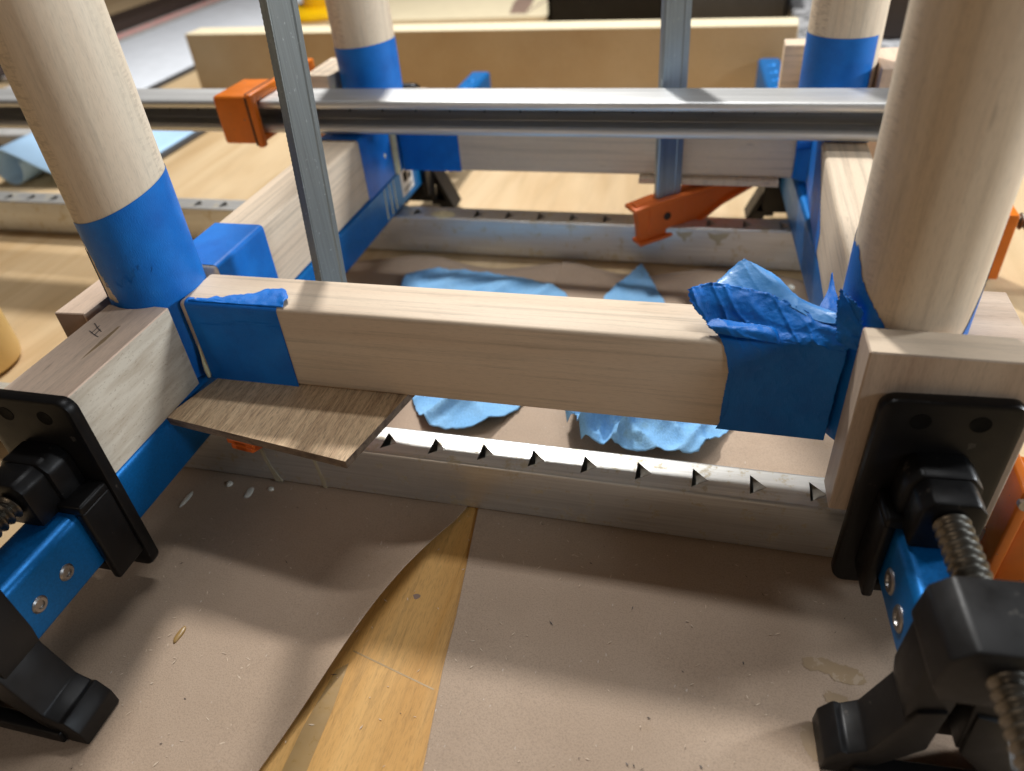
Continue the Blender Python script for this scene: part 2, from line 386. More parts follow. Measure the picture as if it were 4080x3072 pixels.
leg_tape('RB', lambda a: 12.9+1.6*math.sin(R(min(max((a-200)*1.1, 0), 100)))+.05*fn(a*.3, 1, 1, 1), None, .05, a0=190, a1=288)
def limRF(a):
    t = .22*fn(a*.06, 1, 1, 9)+.12*fn(a*.3, 4, 1, 2)
    if a < 150: v = 14.5
    elif a < 272: v = 14.65-max(0, a-192)*.046
    elif a < 306: v = 10.9
    else: v = 10.9+(a-308)*.088
    return v+t
leg_tape('RF', limRF, nth=420)
def rail_tape(parent, fixed, u, v, axis_pair, keep=lambda a, b: True, nu=60, nv=40, name='tape', wob=0.0):
    """flat tape on a face: fixed=(axis,value); u,v ranges along the two other axes."""
    rows = []
    for j in range(nv+1):
        row = []
        for i in range(nu+1):
            p = [0, 0, 0]; p[fixed[0]] = fixed[1]+(wob*fn(i*.12, j*.12, 1, 4) if wob else 0)
            p[axis_pair[0]] = u[0]+(u[1]-u[0])*i/nu; p[axis_pair[1]] = v[0]+(v[1]-v[0])*j/nv
            row.append(tuple(p))
        rows.append(row)
    V, F = grid(rows)
    F = [f for f in F if keep(sum(V[i][axis_pair[0]] for i in f)/4, sum(V[i][axis_pair[1]] for i in f)/4)]
    return add(name, (V, F), M['tape'], parent, smooth=60)
def wrap_tape(parent, path, a, b, axis, keep=lambda s, t: True, na=60, ns=24, jag=0.0):
    na *= 3
    """tape that follows a cross-section path (list of 2-D points) and runs from a to b along axis."""
    pts = []
    for (u0, v0), (u1, v1) in zip(path, path[1:]):
        for k in range(ns): pts.append((u0+(u1-u0)*k/ns, v0+(v1-v0)*k/ns))
    pts.append(path[-1]); rows = []
    for j, (u, v) in enumerate(pts):
        row = []
        for i in range(na+1):
            t = a+(b-a)*i/na
            row.append((t, u, v) if axis == 0 else (u, t, v))
        rows.append(row)
    V, F = grid(rows); n = na+1
    F = [f for f in F if keep((f[0] // n)/(len(pts)-1), (a+(b-a)*((f[0] % n)+.5)/na))]
    return add('tape', (V, F), M['tape'], parent, smooth=50)
e = .025
def arcpath(y0, z1, r=.22, sgn=1, n=7):   # outer corner between front face (y0) and top (z1)
    return [(y0+r*sgn-(r+e)*sgn*math.cos(R(90*k/n)), z1-r+(r+e)*math.sin(R(90*k/n))) for k in range(n+1)]
# front rail, left joint: front face and a torn flap folded over the top edge
fr = arcpath(25.2, 10.72)
wrap_tape(rail['F'], [(25.2-e, 6.27), (25.2-e, 10.5)]+fr[1:]+[(25.65, 10.72+e)], -23.6, -18.72, 0,
          keep=lambda s, t: not (s > .93 and fn(t, s, 1.1, 3) > .25), na=80)
wrap_tape(rail['F'], [(25.2-.05, 6.28), (25.2-.05, 9.9)], -23.1, -18.75, 0,
          keep=lambda s, t: s < .93+.08*fn(t, 0, .9, 8) and t > -23.05+.25*fn(s*4, 1, 1, 2), na=80)
# the raised torn flap lying on the rail top
flap = []
for j in range(13):
    s = j/12; row = []
    for i in range(41):
        t = i/40; x = -23.4+t*5.0+.12*fn(t*6, s, 1, 2)*s
        prof = interp([(0, .10), (.25, .45), (.5, .80), (.72, 1.35), (.86, 1.45), (.93, 1.0), (1.0, .55)], t)+.16*fn(t*14, 2, 1, 6)
        y = 25.32+s*prof; z = 10.75+.10*math.sin(s*2.6)*(.4+t)+ .30*s*max(0, t-.6)+.03*fn(t*18, s*4, 1, 1)
        row.append((x, y, z))
    flap.append(row)
add('tape', grid(flap), M['tape'], rail['F'], smooth=60, label='torn tape flap lifted off the rail top', solid=.015)
# front rail, right joint: torn left edge
def keepR(s, t): return t > 1.32+.16*fn(s*7, 3, 1, 1)+.22*math.sin(s*5.0)*(1-s)
wrap_tape(rail['F'], [(25.2-e, 6.27), (25.2-e, 10.5)]+fr[1:]+[(25.7, 10.72+e)], .8, 5.5, 0, keep=keepR, na=90)
wrap_tape(rail['F'], [(25.2-.05, 6.28), (25.2-.05, 10.3)], 2.9, 5.5, 0, keep=lambda s, t: t > 2.98+.05*fn(s*5, 1, 1, 7), na=50)
# crumpled, half peeled tape above that joint
def cr1(p0, p1, p2, p3, t):
    return tuple(.5*((2*b)+(c-a)*t+(2*a-5*b+4*c-d)*t*t+(3*b-a-3*c+d)*t**3) for a, b, c, d in zip(p0, p1, p2, p3))
def catmull(pts, n):
    out = []; m_ = len(pts)-1
    for i in range(n+1):
        u = m_*i/n; k = min(int(u), m_-1); t = u-k
        out.append(cr1(pts[max(k-1, 0)], pts[k], pts[k+1], pts[min(k+2, m_)], t))
    return out
def crumple(rows, nu=70, nv=50, amp=.10, seed=0, lab=None, jag=.10, pin=None, mt='tape'):
    R1 = [catmull([Vector(p) for p in r], nu) for r in rows]
    cols = [catmull([R1[j][i] for j in range(len(rows))], nv) for i in range(nu+1)]
    out = []
    for j in range(nv+1):
        row = []
        for i in range(nu+1):
            p = Vector(cols[i][j]); u, v = i/nu, j/nv
            wgt = 1.0 if pin is None else pin(u, v)
            f = noise.fractal(p*.9+Vector((seed, 0, 0)), 1, 2, 3)
            c1 = 1-abs(2*noise.noise(Vector((p.x*1.5+p.y+seed, p.y*1.3-p.z*1.6, seed*.7))))
            c2 = 1-abs(2*noise.noise(Vector((p.x*3.1-p.z*2, p.z*3.3+p.y, seed*1.3))))
            d = amp*(f*.9+.9*(max(c1, 0)**4)+.22*(max(c2, 0)**4)-.35)*wgt
            p += Vector((0, -.75*d, .75*d))
            e_ = min(u, 1-u, v) if pin is None else min(u, 1-u, v)
            if e_ < .03: p += Vector((fn(u*30, v*30, 1, seed), 0, .7*fn(u*30, v*30, 1, seed+3)))*jag*wgt
            row.append(tuple(p))
        out.append(row)
    return add('tape', grid(out), M[mt], rail['F'], smooth=55, label=lab, solid=.012)
top = [(-0.46, 26.6, 12.2), (0.29, 27.0, 12.34), (1.38, 27.0, 12.24), (2.62, 26.8, 12.12), (3.68, 26.4, 11.84), (4.59, 26.0, 11.6), (5.15, 25.8, 11.7)]
crumple([top,
         [(-0.29, 26.2, 11.81), (0.55, 26.4, 11.75), (1.61, 26.25, 11.7), (2.66, 26.1, 11.6), (3.7, 25.85, 11.5), (4.58, 25.6, 11.51), (5.36, 25.3, 11.56)],
         [(0.25, 25.95, 11.2), (0.9, 26.0, 11.15), (1.78, 25.8, 11.12), (2.7, 25.7, 11.2), (3.61, 25.55, 11.2), (4.49, 25.4, 11.28), (5.6, 25.0, 11.1)],
         [(0.75, 25.55, 10.9), (1.25, 25.4, 10.92), (1.95, 25.35, 10.95), (2.75, 25.3, 11.0), (3.63, 25.22, 11.0), (4.51, 25.12, 11.0), (5.55, 24.98, 10.9)],
         [(1.05, 25.2, 10.62), (1.5, 25.12, 10.62), (2.1, 25.12, 10.6), (2.8, 25.1, 10.55), (3.63, 25.08, 10.5), (4.5, 25.06, 10.4), (5.55, 24.98, 10.3)],
         [(1.38, 25.12, 9.4), (1.75, 25.12, 9.4), (2.3, 25.11, 9.4), (2.9, 25.11, 9.4), (3.63, 25.1, 9.3), (4.5, 25.09, 9.3), (5.5, 25.0, 9.2)],
         [(1.55, 25.13, 7.6), (1.9, 25.13, 7.6), (2.3, 25.13, 7.6), (2.9, 25.13, 7.6), (3.6, 25.12, 7.6), (4.5, 25.1, 7.6), (5.5, 25.05, 7.6)],
         [(1.15, 25.14, 6.3), (1.7, 25.14, 6.29), (2.3, 25.14, 6.28), (2.9, 25.14, 6.28), (3.6, 25.13, 6.28), (4.5, 25.12, 6.28), (5.5, 25.1, 6.28)]],
        110, 110, .085, 4, 'crumpled tape standing up off the right joint', pin=lambda u, v: (1.0 if v < .45 else .30)*(.4 if v > .9 else 1))
crumple([[(0.66, 27.6, 12.1), (1.45, 28.1, 12.78), (1.8, 28.1, 12.8), (2.89, 27.6, 12.45), (3.71, 27.0, 11.95), (4.61, 26.6, 11.74), (5.29, 26.0, 11.86)],
         [(0.62, 27.4, 12.2), (1.5, 27.75, 12.6), (2.0, 27.7, 12.58), (2.87, 27.25, 12.38), (3.66, 26.8, 12.0), (4.54, 26.3, 11.8), (5.28, 25.85, 11.92)],
         [(0.60, 26.95, 12.22), (1.35, 26.9, 12.12), (1.95, 26.85, 12.06), (2.75, 26.7, 11.98), (3.6, 26.3, 11.78), (4.46, 25.85, 11.58), (5.28, 25.5, 11.72)]], 80, 30, .022, 1,
        'peeled tape flap folded back with its pale side up', jag=.05, mt='tape_back')
# a second fold lying along the rail edge
crumple([[(0.30, 26.0, 11.22), (0.85, 25.95, 11.32), (1.6, 25.8, 11.34), (2.4, 25.65, 11.36), (2.85, 25.55, 11.36), (3.05, 25.5, 11.2)],
         [(0.42, 25.62, 11.14), (0.95, 25.45, 11.30), (1.7, 25.3, 11.34), (2.4, 25.2, 11.34), (2.85, 25.15, 11.28), (3.1, 25.2, 11.06)],
         [(0.75, 25.45, 10.98), (1.2, 25.22, 11.05), (1.8, 25.1, 11.06), (2.45, 25.05, 11.04), (2.9, 25.05, 10.98), (3.2, 25.1, 10.9)]], 70, 30, .06, 9, jag=.06)
crumple([[(5.0, 28.25, 12.37), (5.02, 28.27, 12.38), (5.04, 28.3, 12.37)], [(4.88, 27.6, 11.95), (5.02, 27.6, 11.95), (5.2, 27.4, 11.9)], [(4.5, 26.6, 11.7), (4.9, 26.5, 11.75), (5.4, 26.3, 11.75)], [(4.4, 26.3, 11.4), (4.9, 26.1, 11.4), (5.5, 25.9, 11.4)]], 20, 30, .05, 17, 'pointed torn tape corner', jag=.03)
crumple([[(5.0, 25.9, 13.0), (5.35, 25.4, 12.9), (5.75, 24.95, 12.7)], [(5.0, 25.5, 12.0), (5.4, 25.2, 12.0), (5.85, 24.9, 11.9)], [(5.1, 25.1, 11.2), (5.5, 24.95, 11.1), (5.9, 24.8, 11.0)]], 40, 40, .12, 21)
# side and back rails
tl = [(-27.0, 10.72+e)]+[(-24.22+(.22+e)*math.sin(R(15*k)), 10.5+(.22+e)*math.cos(R(15*k))) for k in range(7)]+[(-24.0+e, 6.28)]
def P3(path): return [(x, z) for x, z in path]
wrap_tape(rail['L'], P3(tl), 28.75, 33.42, 1, na=40)
wrap_tape(rail['L'], P3(tl), 46.75, 51.9, 1, na=40)
tr = [(8.95, 10.72+e)]+[(6.52-(.22+e)*math.sin(R(15*k)), 10.5+(.22+e)*math.cos(R(15*k))) for k in range(7)]+[(6.3-e, 6.28)]
wrap_tape(rail['R'], P3(tr), 47.6, 52.0, 1, na=40)
wrap_tape(rail['R'], [(6.3-e, 10.6), (6.3-e, 6.28)], 41.5, 47.7, 1, keep=lambda s, t: t > 47.4-(s)*9, na=60)
wrap_tape(rail['R'], P3(tr), 28.8, 30.3, 1, na=30)
wrap_tape(rail['B'], [(52.7-e, 6.28), (52.7-e, 10.5), (52.9, 10.74)], -23.5, -18.75, 0, na=30)
# a curl of tape at the back right joint
curl = [[(5.35+i*.18, 52.35-.35*math.sin(j*.5), 9.3-j*.16+.03*i) for i in range(7)] for j in range(6)]
add('tape', grid(curl), M['tape'], rail['B'], solid=.015, label='small tape curl at the back right joint')
# glue squeezed out of the joints
def blob(c, r, sx=1, sy=1, sz=.5, seed=0, n=14):
    V, F = [], []
    for j in range(n//2+1):
        t = math.pi*j/(n//2)
        for i in range(n):
            a = 2*math.pi*i/n; k = 1+.22*noise.noise(Vector((math.cos(a)+seed, math.sin(a), math.cos(t))))
            V.append((c[0]+r*sx*k*math.sin(t)*math.cos(a), c[1]+r*sy*k*math.sin(t)*math.sin(a), c[2]+r*sz*math.cos(t)))
    for j in range(n//2):
        for i in range(n): F.append([j*n+i, j*n+(i+1) % n, (j+1)*n+(i+1) % n, (j+1)*n+i])
    return V, F
def run(path, rads, n=8):
    V, F = [], []
    for (x, y, z), r in zip(path, rads):
        for i in range(n):
            a = 2*math.pi*i/n; V.append((x+r*math.cos(a), y+r*math.sin(a), z))
    for j in range(len(path)-1):
        for i in range(n): F.append([j*n+i, j*n+(i+1) % n, (j+1)*n+(i+1) % n, (j+1)*n+i])
    F.append(list(range(n))); F.append(list(range((len(path)-1)*n, len(path)*n))); return V, F
add('glue_drip', run([(-23.72, 25.2, 8.3), (-23.73, 25.17, 7.9), (-23.74, 25.16, 7.6), (-23.76, 25.14, 7.2), (-23.72, 25.1, 6.75), (-23.7, 25.08, 6.4)], [.01, .035, .05, .09, .13, .08]), M['glue'], tf)
add('glue_drip', run([(-23.9, 52.5, 10.6), (-23.92, 52.4, 9), (-23.92, 52.3, 7.5), (-23.92, 52.2, 6.6), (-23.92, 52.2, 6.2)], [.32, .3, .3, .34, .2]), M['glue'], tf)
add('glue_drip', blob((-23.98, 50.6, 8.2), .18, .3, .8, 1, 3), M['glue'], tf)

# ------------------------------------------------------------------ bar clamps
PITCH = 2.54
def tri_cell(x0, ya, yb, zt, wid):
    """one pitch of the toothed web with its triangular hole; the tooth itself is a separate piece."""
    yc = (ya+yb)/2-.05; h = .60; xb = x0+.9; xa = x0+1.62
    A, B, Cc = (xb, yc-h, zt), (xb, yc+h, zt), (xa, yc-.1, zt)
    x1 = x0+PITCH
    V = [(x0, ya, zt), (x1, ya, zt), (x1, yb, zt), (x0, yb, zt), A, B, Cc]
    F = [[0, 4, 5, 3], [0, 1, 6, 4], [1, 2, 6], [2, 3, 5, 6]]
    return V, F
def tooth_geo():
    V, F = [], []; n = 6; h = .60                   # a punched half-cone: open, dark side at x=0, flush apex at x=.72
    top = [(0, -h+2*h*i/n, 0) for i in range(n+1)]
    low = [(.10+.10*math.sin(math.pi*i/n), -h*.92+1.84*h*i/n-.02, -.38*math.sin(math.pi*i/n)-.03) for i in range(n+1)]
    mid = [(.36, (-h+2*h*i/n)*.52-.05, -.15*math.sin(math.pi*i/n)) for i in range(n+1)]
    V = low+mid+[(.72, -.1, 0)]
    for i in range(n): F.append([i, i+1, n+1+i+1, n+1+i]); F.append([n+1+i, n+1+i+1, 2*n+2])
    return V, F
TOOTH = {}
def clamp_bar(parent, mtx, L0, L1, teeth, mat, tmat, wid=2.1, hgt=3.12, lip=.5, inside=False, cr=.16):
    """channel along local x, centred on y, open side at z=0, toothed web at z=hgt; mtx maps it into the parent frame."""
    hw = wid/2; t = .24
    prof = [(-hw, 0)]+[(-hw+cr-cr*math.cos(R(15*k)), hgt-cr+cr*math.sin(R(15*k))) for k in range(7)]
    lr = lip/2; arc = [(-hw+lr-lr*math.cos(R(18*k)), lr-lr*math.sin(R(18*k))) for k in range(11)]
    inn = [(-hw+.16, hgt-t), (-hw+t, hgt-.42), (-hw+t, lip+.12), (-hw+lip, lr+.1)]
    rt = lambda P: [(-a, b) for a, b in P]
    V, F = [], []
    def strip(P, x0, x1):
        n = len(V)
        for a, b in P: V.append((x0, a, b)); V.append((x1, a, b))
        for i in range(len(P)-1): F.append([n+2*i, n+2*i+1, n+2*i+3, n+2*i+2])
    for side in (lambda P: P, rt):
        strip(side(arc[::-1]+prof[1:]), L0, L1)
        strip(side(inn+[arc[-1]]), L0, L1)
    i0 = hw-cr
    n = len(V)                                       # inner face of the web
    V.extend([(L0, -i0, hgt-t), (L1, -i0, hgt-t), (L1, i0, hgt-t), (L0, i0, hgt-t)])
    k0, k1 = teeth
    xs0, xs1 = k0*PITCH, k1*PITCH
    F2 = []
    def flat(x0, x1, z):
        n = len(V); V.extend([(x0, -i0, z), (x1, -i0, z), (x1, i0, z), (x0, i0, z)]); F.append([n, n+1, n+2, n+3])
    flat(L0, xs0, hgt); flat(xs1, L1, hgt)
    if inside: flat(xs0, xs1, hgt)
    for k in range(k0, k1):
        if inside: continue
        v, f = tri_cell(k*PITCH, -i0, i0, hgt, wid); n = len(V); V.extend(v); F.extend([[i+n for i in q] for q in f])
    # end caps of the channel section
    for x in (L0, L1):
        for s in (1, -1):
            n = len(V); V.extend([(x, s*-hw, .05), (x, s*-hw, hgt-.1), (x, s*(-hw+t), hgt-.1), (x, s*(-hw+t), .05)]); F.append([n, n+1, n+2, n+3])
        n = len(V); V.extend([(x, -hw+.1, hgt-t), (x, hw-.1, hgt-t), (x, hw-cr, hgt), (x, -hw+cr, hgt)]); F.append([n, n+1, n+2, n+3])
    bar = add('bar', xf((V, F), mtx), mat, parent, smooth=50)
    key = tmat.name
    if key not in TOOTH:
        me = bpy.data.meshes.new('tooth'); tv, tfc = tooth_geo()
        me.from_pydata([Vector(v)*S for v in tv], [], tfc); me.materials.append(tmat); me.update()
        for p in me.polygons: p.use_smooth = True
        TOOTH[key] = me
    for k in range(k0, k1):
        o = bpy.data.objects.new('tooth', TOOTH[key]); COL.objects.link(o); o.parent = bar
        p = mtx @ Vector((k*PITCH+.9, -.05, hgt-.004-(t if inside else 0))); rot = mtx.to_3x3().to_4x4()
        o.matrix_local = Matrix.Translation((p-BASE[parent.name])*S) @ rot
    return bar
def TR(x, y, z): return Matrix.Translation((x, y, z))

def orange_jaw(parent, x, y, s=1, zt=6.9, deep=1.9):
    """upright end jaw of an aluminium bar clamp: face plate, web and cast body; s: side the body lies on."""
    add('jaw_plate', box(sorted((x, x+s*.45)), (y-deep, y+deep), (.9, zt), .1), M['orange'], parent)
    body = prism([(x+s*.45, 1.0), (x+s*.45, 6.0), (x+s*1.3, 5.9), (x+s*2.6, 4.6), (x+s*3.4, 4.2), (x+s*3.4, 1.0)], 1, y-1.35, y+1.35, .2)
    add('jaw_body', body, M['orange'], parent)
    add('bolt', lathe([(.28, -.1), (.3, 0), (.3, .12), (.22, .2)], (x+s*.25, y-deep-.02, zt-.55), 1, 16), M['bolt'], parent)
def thread(c, a, b, r, axis, pitch=.36, n=44, dep=.19):
    prof = []; t = a; s = 1 if b > a else -1
    steps = int(abs(b-a)/pitch*8)
    for k in range(steps+1):
        ph = (k % 8)/8; prof.append((r-dep*(.5-.5*math.cos(2*math.pi*ph)), a+s*k*pitch/8))
    V, F = lathe(prof, c, axis, n)
    return V, F

# front aluminium clamp, flat on the paper
fc = thing('bar_clamp', 'aluminium bar clamp lying under the front rail, teeth up, orange jaw at the right', 'clamp', (-6, 25.3, 0), group='aluminium bar clamps')
mF = TR(-.5, 25.28, .04) @ Matrix.Rotation(R(-.35), 4, 'Z')
fbar = clamp_bar(fc, mF, -62, 22, (-12, 5), M['alu'], M['alu_shaded'])
orange_jaw(fc, 12.22, 24.5, 1, 6.6, 1.6)
add('screw', thread((0, 24.6, 5.2), 12.8, 19, .5, 0), M['screw'], fc)
add('glue_run', prism([(-21.75, 2.6), (-21.55, 2.6), (-21.35, 1.2), (-21.1, .5), (-20.95, .1), (-21.4, .1), (-21.45, .6), (-21.6, 1.4)], 1, 24.33, 24.37), M['glue_film'], fc)
add('glue_run', prism([(-18.7, 2.5), (-18.55, 2.5), (-18.4, 1.2), (-18.3, .1), (-18.55, .1), (-18.6, 1.2)], 1, 24.33, 24.36), M['glue_film'], fc)
# back aluminium clamp
bc = thing('bar_clamp', 'aluminium bar clamp lying on the bench beneath the back rail', 'clamp', (-8, 51.9, 0), group='aluminium bar clamps')
mB = TR(-.9, 51.95, .02)
bbar = clamp_bar(bc, mB, -75, 20, (-25, 3), M['alu'], M['alu_shaded'])
add('jaw_plate', box((18.4, 19.1), (49.6, 53.2), (.9, 5.5), .1), M['orange'], bc)
add('screw', thread((0, 51.0, 4.5), 19.0, 26, .55, 0), M['screw'], bc)
add('glue_patch', blob((-20.4, 51.6, 3.14), .9, 1.2, .7, .06, 2), M['glue'], bc)
for x0_, sc_ in ((.9, 1.0), (-1.5, .8)):
    P_ = [(-.8, 2.85), (-.3, 2.7), (.2, 2.8), (.75, 2.85), (.55, 2.45), (.2, 2.3), (.12, 1.9), (-.05, 1.85), (-.2, 2.2), (-.6, 2.4)]
    add('glue_run', prism([(x0_+a_*sc_, 2.9+(b_-2.9)*sc_) for a_, b_ in P_], 1, 50.88, 50.9), M['glue_film'], bc)
# upper aluminium clamp on the side rails, channel towards the viewer
uc = thing('bar_clamp', 'aluminium bar clamp laid across the side rails, open channel facing forward', 'clamp', (-9, 48.5, 10.8), group='aluminium bar clamps')
mU = TR(-9, 46.9, 12.15) @ Matrix.Rotation(R(-.55), 4, 'Z') @ Matrix.Rotation(R(-90), 4, 'X')
clamp_bar(uc, mU, -60, 40, (-14, 9), M['alu_clean'], M['tooth_dark'], 2.28, 3.1, .62, True)
jx0, jx1 = -34.2, -31.2
add('worn_edge', join(box((jx1-.44, jx1-.28), (46.16, 46.3), (10.45, 13.8), .04), box((jx1-.44, jx1-.28), (46.3, 50.2), (13.9, 13.99), .03)), M['iron'], uc)
add('jaw_sleeve', join(box((jx0, jx1), (46.35, 50.6), (13.32, 13.85), .16), box((jx0, jx1), (46.3, 46.85), (10.6, 13.8), .16),
    box((jx0, jx1), (46.35, 50.6), (10.5, 11.0), .16), box((jx1-.35, jx1+.12), (46.2, 46.8), (10.3, 13.95), .1),
    box((jx1-.4, jx1+.1), (46.25, 50.5), (13.3, 13.97), .12)), M['orange'], uc)
add('jaw_plate', box((jx1-.5, jx1+.1), (50.5, 56), (7.5, 13.9), .12), M['orange'], uc)

# blue clamps, written in their own frame: bar centred on x=0, pad face plate at y=0, bench at z=0
def blue_clamp(label, base, rz, off, L1, t0, t1, bolts, screw_z=7.55):
    t = thing('bar_clamp', label, 'clamp', base, rz, group='blue bar clamps with black jaws')
    BASE[t.name] = Vector((0, 0, 0))
    mm = TR(0, 0, 3.22) @ Matrix.Rotation(R(90), 4, 'Z')
    bar = clamp_bar(t, mm, -5.9, L1, (t0, t1), M['bluebar'], M['bluebar'], 2.15, 3.05, cr=.40)
    plate = add('pad_plate', prism(rrect(off-2.35, off+2.35, 1.15, 10.9, .55), 1, 0, .6, .14, 2), M['black'], t)
    for hx in (-.95, .95):
        add('hole', lathe([(.30, -.012), (.34, -.02), (.34, .05), (.2, .1)], (off+hx, 0, 10.05), 1, 20), M['hole'], plate)
    add('boss', join(prism([(off-1.3, 6.2), (off+1.3, 6.2), (off+1.25, 8.2), (off+.85, 8.7), (off-.85, 8.7), (off-1.25, 8.2)], 1, -1.3, 0, .16),
        prism([(off-1.1, 6.35), (off+1.1, 6.35), (off+1.05, 8.2), (off+.7, 8.62), (off-.7, 8.62), (off-1.05, 8.2)], 1, -2.5, -1.2, .14)), M['black'], t)
    s = off*.45
    add('sleeve', join(box((1.09, 1.5), (-1.65, .02), (2.3, 6.4), .14), box((-1.5, -1.09), (-1.65, .02), (2.3, 6.4), .14),
        box((-1.48, 1.48), (-1.62, .02), (6.22, 6.75), .14), box((-1.4, 1.4), (-1.55, 0), (2.6, 3.17), .1)), M['black'], t)
    add('screw', thread((off*.8, 0, screw_z), -1.2, -15.5, .6, 1), M['screw'], t)
    h0, h1 = -8.4, -5.75
    q = off*.8
    head = join(
        prism([(q-1.5, 6.4), (q+1.5, 6.4), (q+1.85, 7.1), (q+1.7, 8.45), (q+1.1, 9.0), (q-1.1, 9.0), (q-1.7, 8.45), (q-1.85, 7.1)], 1, h0, h1, .12),
        box((-1.0, 1.0), (h1-.5, h1+.05), (2.4, 6.6)))
    add('head', head, M['blackcast'], t)
    add('arch_shade', box((-1.2, 1.2), (h1-.35, h1-.02), (.7, 4.0), .05), M['blackcast'], t)  # added dark plate that stands in for the shade behind the arch
    add('front_bar', box((-2.5, 2.5), (h0+.6, h0+1.2), (.06, .7), .1), M['blackcast'], t)
    for sx in (1, -1):
        P = [(1.5, 7.2), (1.62, 4.6), (1.25, 2.3), (1.05, 3.2), (.4, 2.3), (.15, 6.9)]
        add('web', prism([(sx*a_, b_) for a_, b_ in P], 1, h0+.9, h1+.05, .09), M['blackcast'], t)
    for sx in (1, -1):
        P = [(.4, 4.6), (1.25, 4.4), (1.75, 3.0), (2.2, 1.75), (2.75, 1.4), (3.0, 1.5), (3.45, .85), (3.5, .05), (2.7, .05), (1.7, .9), (1.1, 1.6), (.5, 2.3)]
        add('foot', prism([(sx*a, b) for a, b in P], 1, h0+.75, h1+.02, .08), M['blackcast'], t)
    for (by, bz) in bolts:
        side = 1 if base[0] < 0 else -1
        br_ = .32 if side > 0 else .46
        add('bolt', xf(lathe([(br_+.05, -.02), (br_+.04, .03), (br_*.9, .09), (br_*.55, .09), (br_*.5, .02), (.05, .02)], (0, 0, 0), 0, 20), TR(side*1.07, by, bz) @ Matrix.Scale(side, 4, (1, 0, 0))), M['bolt'], bar)
    # far end: fixed jaw against the back caul
    return t, bar
lc, lbar = blue_clamp('blue bar clamp under the left side rail, black pad at lower left', (-25.13, 17.2, 0), 0.0001, -.75, 63, 17, 24, [(-3.2, 4.6), (-4.75, 4.55)])
rc, rbar = blue_clamp('blue bar clamp under the right side rail, long screw at lower right', (8.62, 22.25, 0), R(3.65), .15, 62, 17, 24, [(-2.55, 4.5), (-4.05, 4.35)], 7.75)
def fixed_jaw(t, py, off):
    add('jaw_plate', prism(rrect(off-2.35, off+2.35, 1.15, 11.2, .55), 1, py, py+.6, .12), M['black'], t)
    add('jaw_body', join(box((-1.6, 1.6), (py+.6, py+3.2), (2.4, 7.0), .15), prism([(-1.6, 1.2), (-1.6, 8), (-1.2, 8), (-1.2, 1.2)], 1, py+.5, py+2.5), box((1.15, 1.6), (py-1.2, py+.1), (2.2, 6.2), .1)), M['blackcast'], t)
    for sx in (1, -1):
        P = [(1.2, 4.2), (1.6, 4.2), (3.0, 1.2), (3.3, .5), (3.0, .04), (2.3, .04), (1.9, 1.0), (1.2, 1.0)]
        P2 = [(1.45, 3.3), (1.55, 3.3), (2.45, 1.35), (1.45, 1.35)]
        add('foot', join(prism([(sx*a, b) for a, b in P[:1]+[(1.6, 4.2), (3.0, 1.2), (3.3, .5), (2.9, .5), (1.5, 3.5), (1.2, 3.5)]], 1, py+.2, py+2.2),
                         prism([(sx*a, b) for a, b in ((1.2, 1.2), (2.7, 1.2), (3.3, .5), (3.0, .04), (2.2, .04), (1.9, .8), (1.2, .8))], 1, py+.2, py+2.2),
                         prism([(sx*a, b) for a, b in ((1.2, 3.6), (2.7, 1.2), (1.2, 1.2))], 1, py+1.6, py+2.0)), M['blackcast'], t)
fixed_jaw(lc, 41.0, -.75); fixed_jaw(rc, 36.2, .15)
st = add('sticker', box((1.078, 1.085), (35.6, 38.2), (3.9, 5.9)), M['sticker'], lbar)
add('print', join(box((1.085, 1.089), (36.2, 37.0), (4.9, 5.7)), box((1.085, 1.089), (36.0, 37.9), (4.3, 4.42)), box((1.085, 1.089), (36.0, 37.6), (4.1, 4.18)), box((1.085, 1.089), (37.2, 37.8), (4.9, 5.3))), M['hole'], lbar)
add('glue_run', join(*[run([(1.085, 34.2+d, 6.0), (1.088, 34.15+d, 5), (1.088, 34.1+d, 3.6)], [.03, .05, .07]) for d in (0, -.9, -1.9)]), M['glue'], lbar)

# ------------------------------------------------------------------ cauls and shims
G = 'hardwood cauls between clamps and legs'
def arc_pts(cx, cy, r, a0, a1, n=10): return [(cx+r*math.cos(R(a0+(a1-a0)*k/n)), cy+r*math.sin(R(a0+(a1-a0)*k/n))) for k in range(n+1)]
def caul(poly, z0, z1, mats, label, side=None, bev=.05):
    cx = sum(p[0] for p in poly)/len(poly); cy = sum(p[1] for p in poly)/len(poly)
    o = add('caul', prism(poly, 2, z0, z1, bev, 1), mats, base=(cx, cy, z0), label=label, cat='wood block', group=G, smooth=30)
    if side:
        for p in o.data.polygons:
            if side(p.normal): p.material_index = 1
    return o
rr = r0+.07
lfp = [(-27.25, 17.82), (-23.98, 17.82), (-24.0, 25.45)]+arc_pts(-26.0, 26.6, rr, -33, -125, 14)[0:]+[(-27.3, 24.7)]
lfp = [(-27.25, 17.82), (-23.98, 17.82), (-24.0, 24.62)]+arc_pts(-26.0, 26.62, 2.32, -58, -116, 14)+[(-27.25, 24.5)]
cLF = caul(lfp, 6.28, 10.75, [M['block'], M['pores']], 'maple block with pencil mark, its coped end pressed on the left front leg', lambda n: n.x > .8)
def stroke(pts, z, w_=.045):
    gs = []
    for (a, b), (c, d) in zip(pts, pts[1:]):
        n = Vector((-(d-b), c-a)); n.normalize(); n *= w_/2
        gs.append(([(a-n.x, b-n.y, z), (c-n.x, d-n.y, z), (c+n.x, d+n.y, z), (a+n.x, b+n.y, z)], [[0, 1, 2, 3]]))
    return join(*gs)
BASE[cLF.name] = Vector(cLF.location)/S
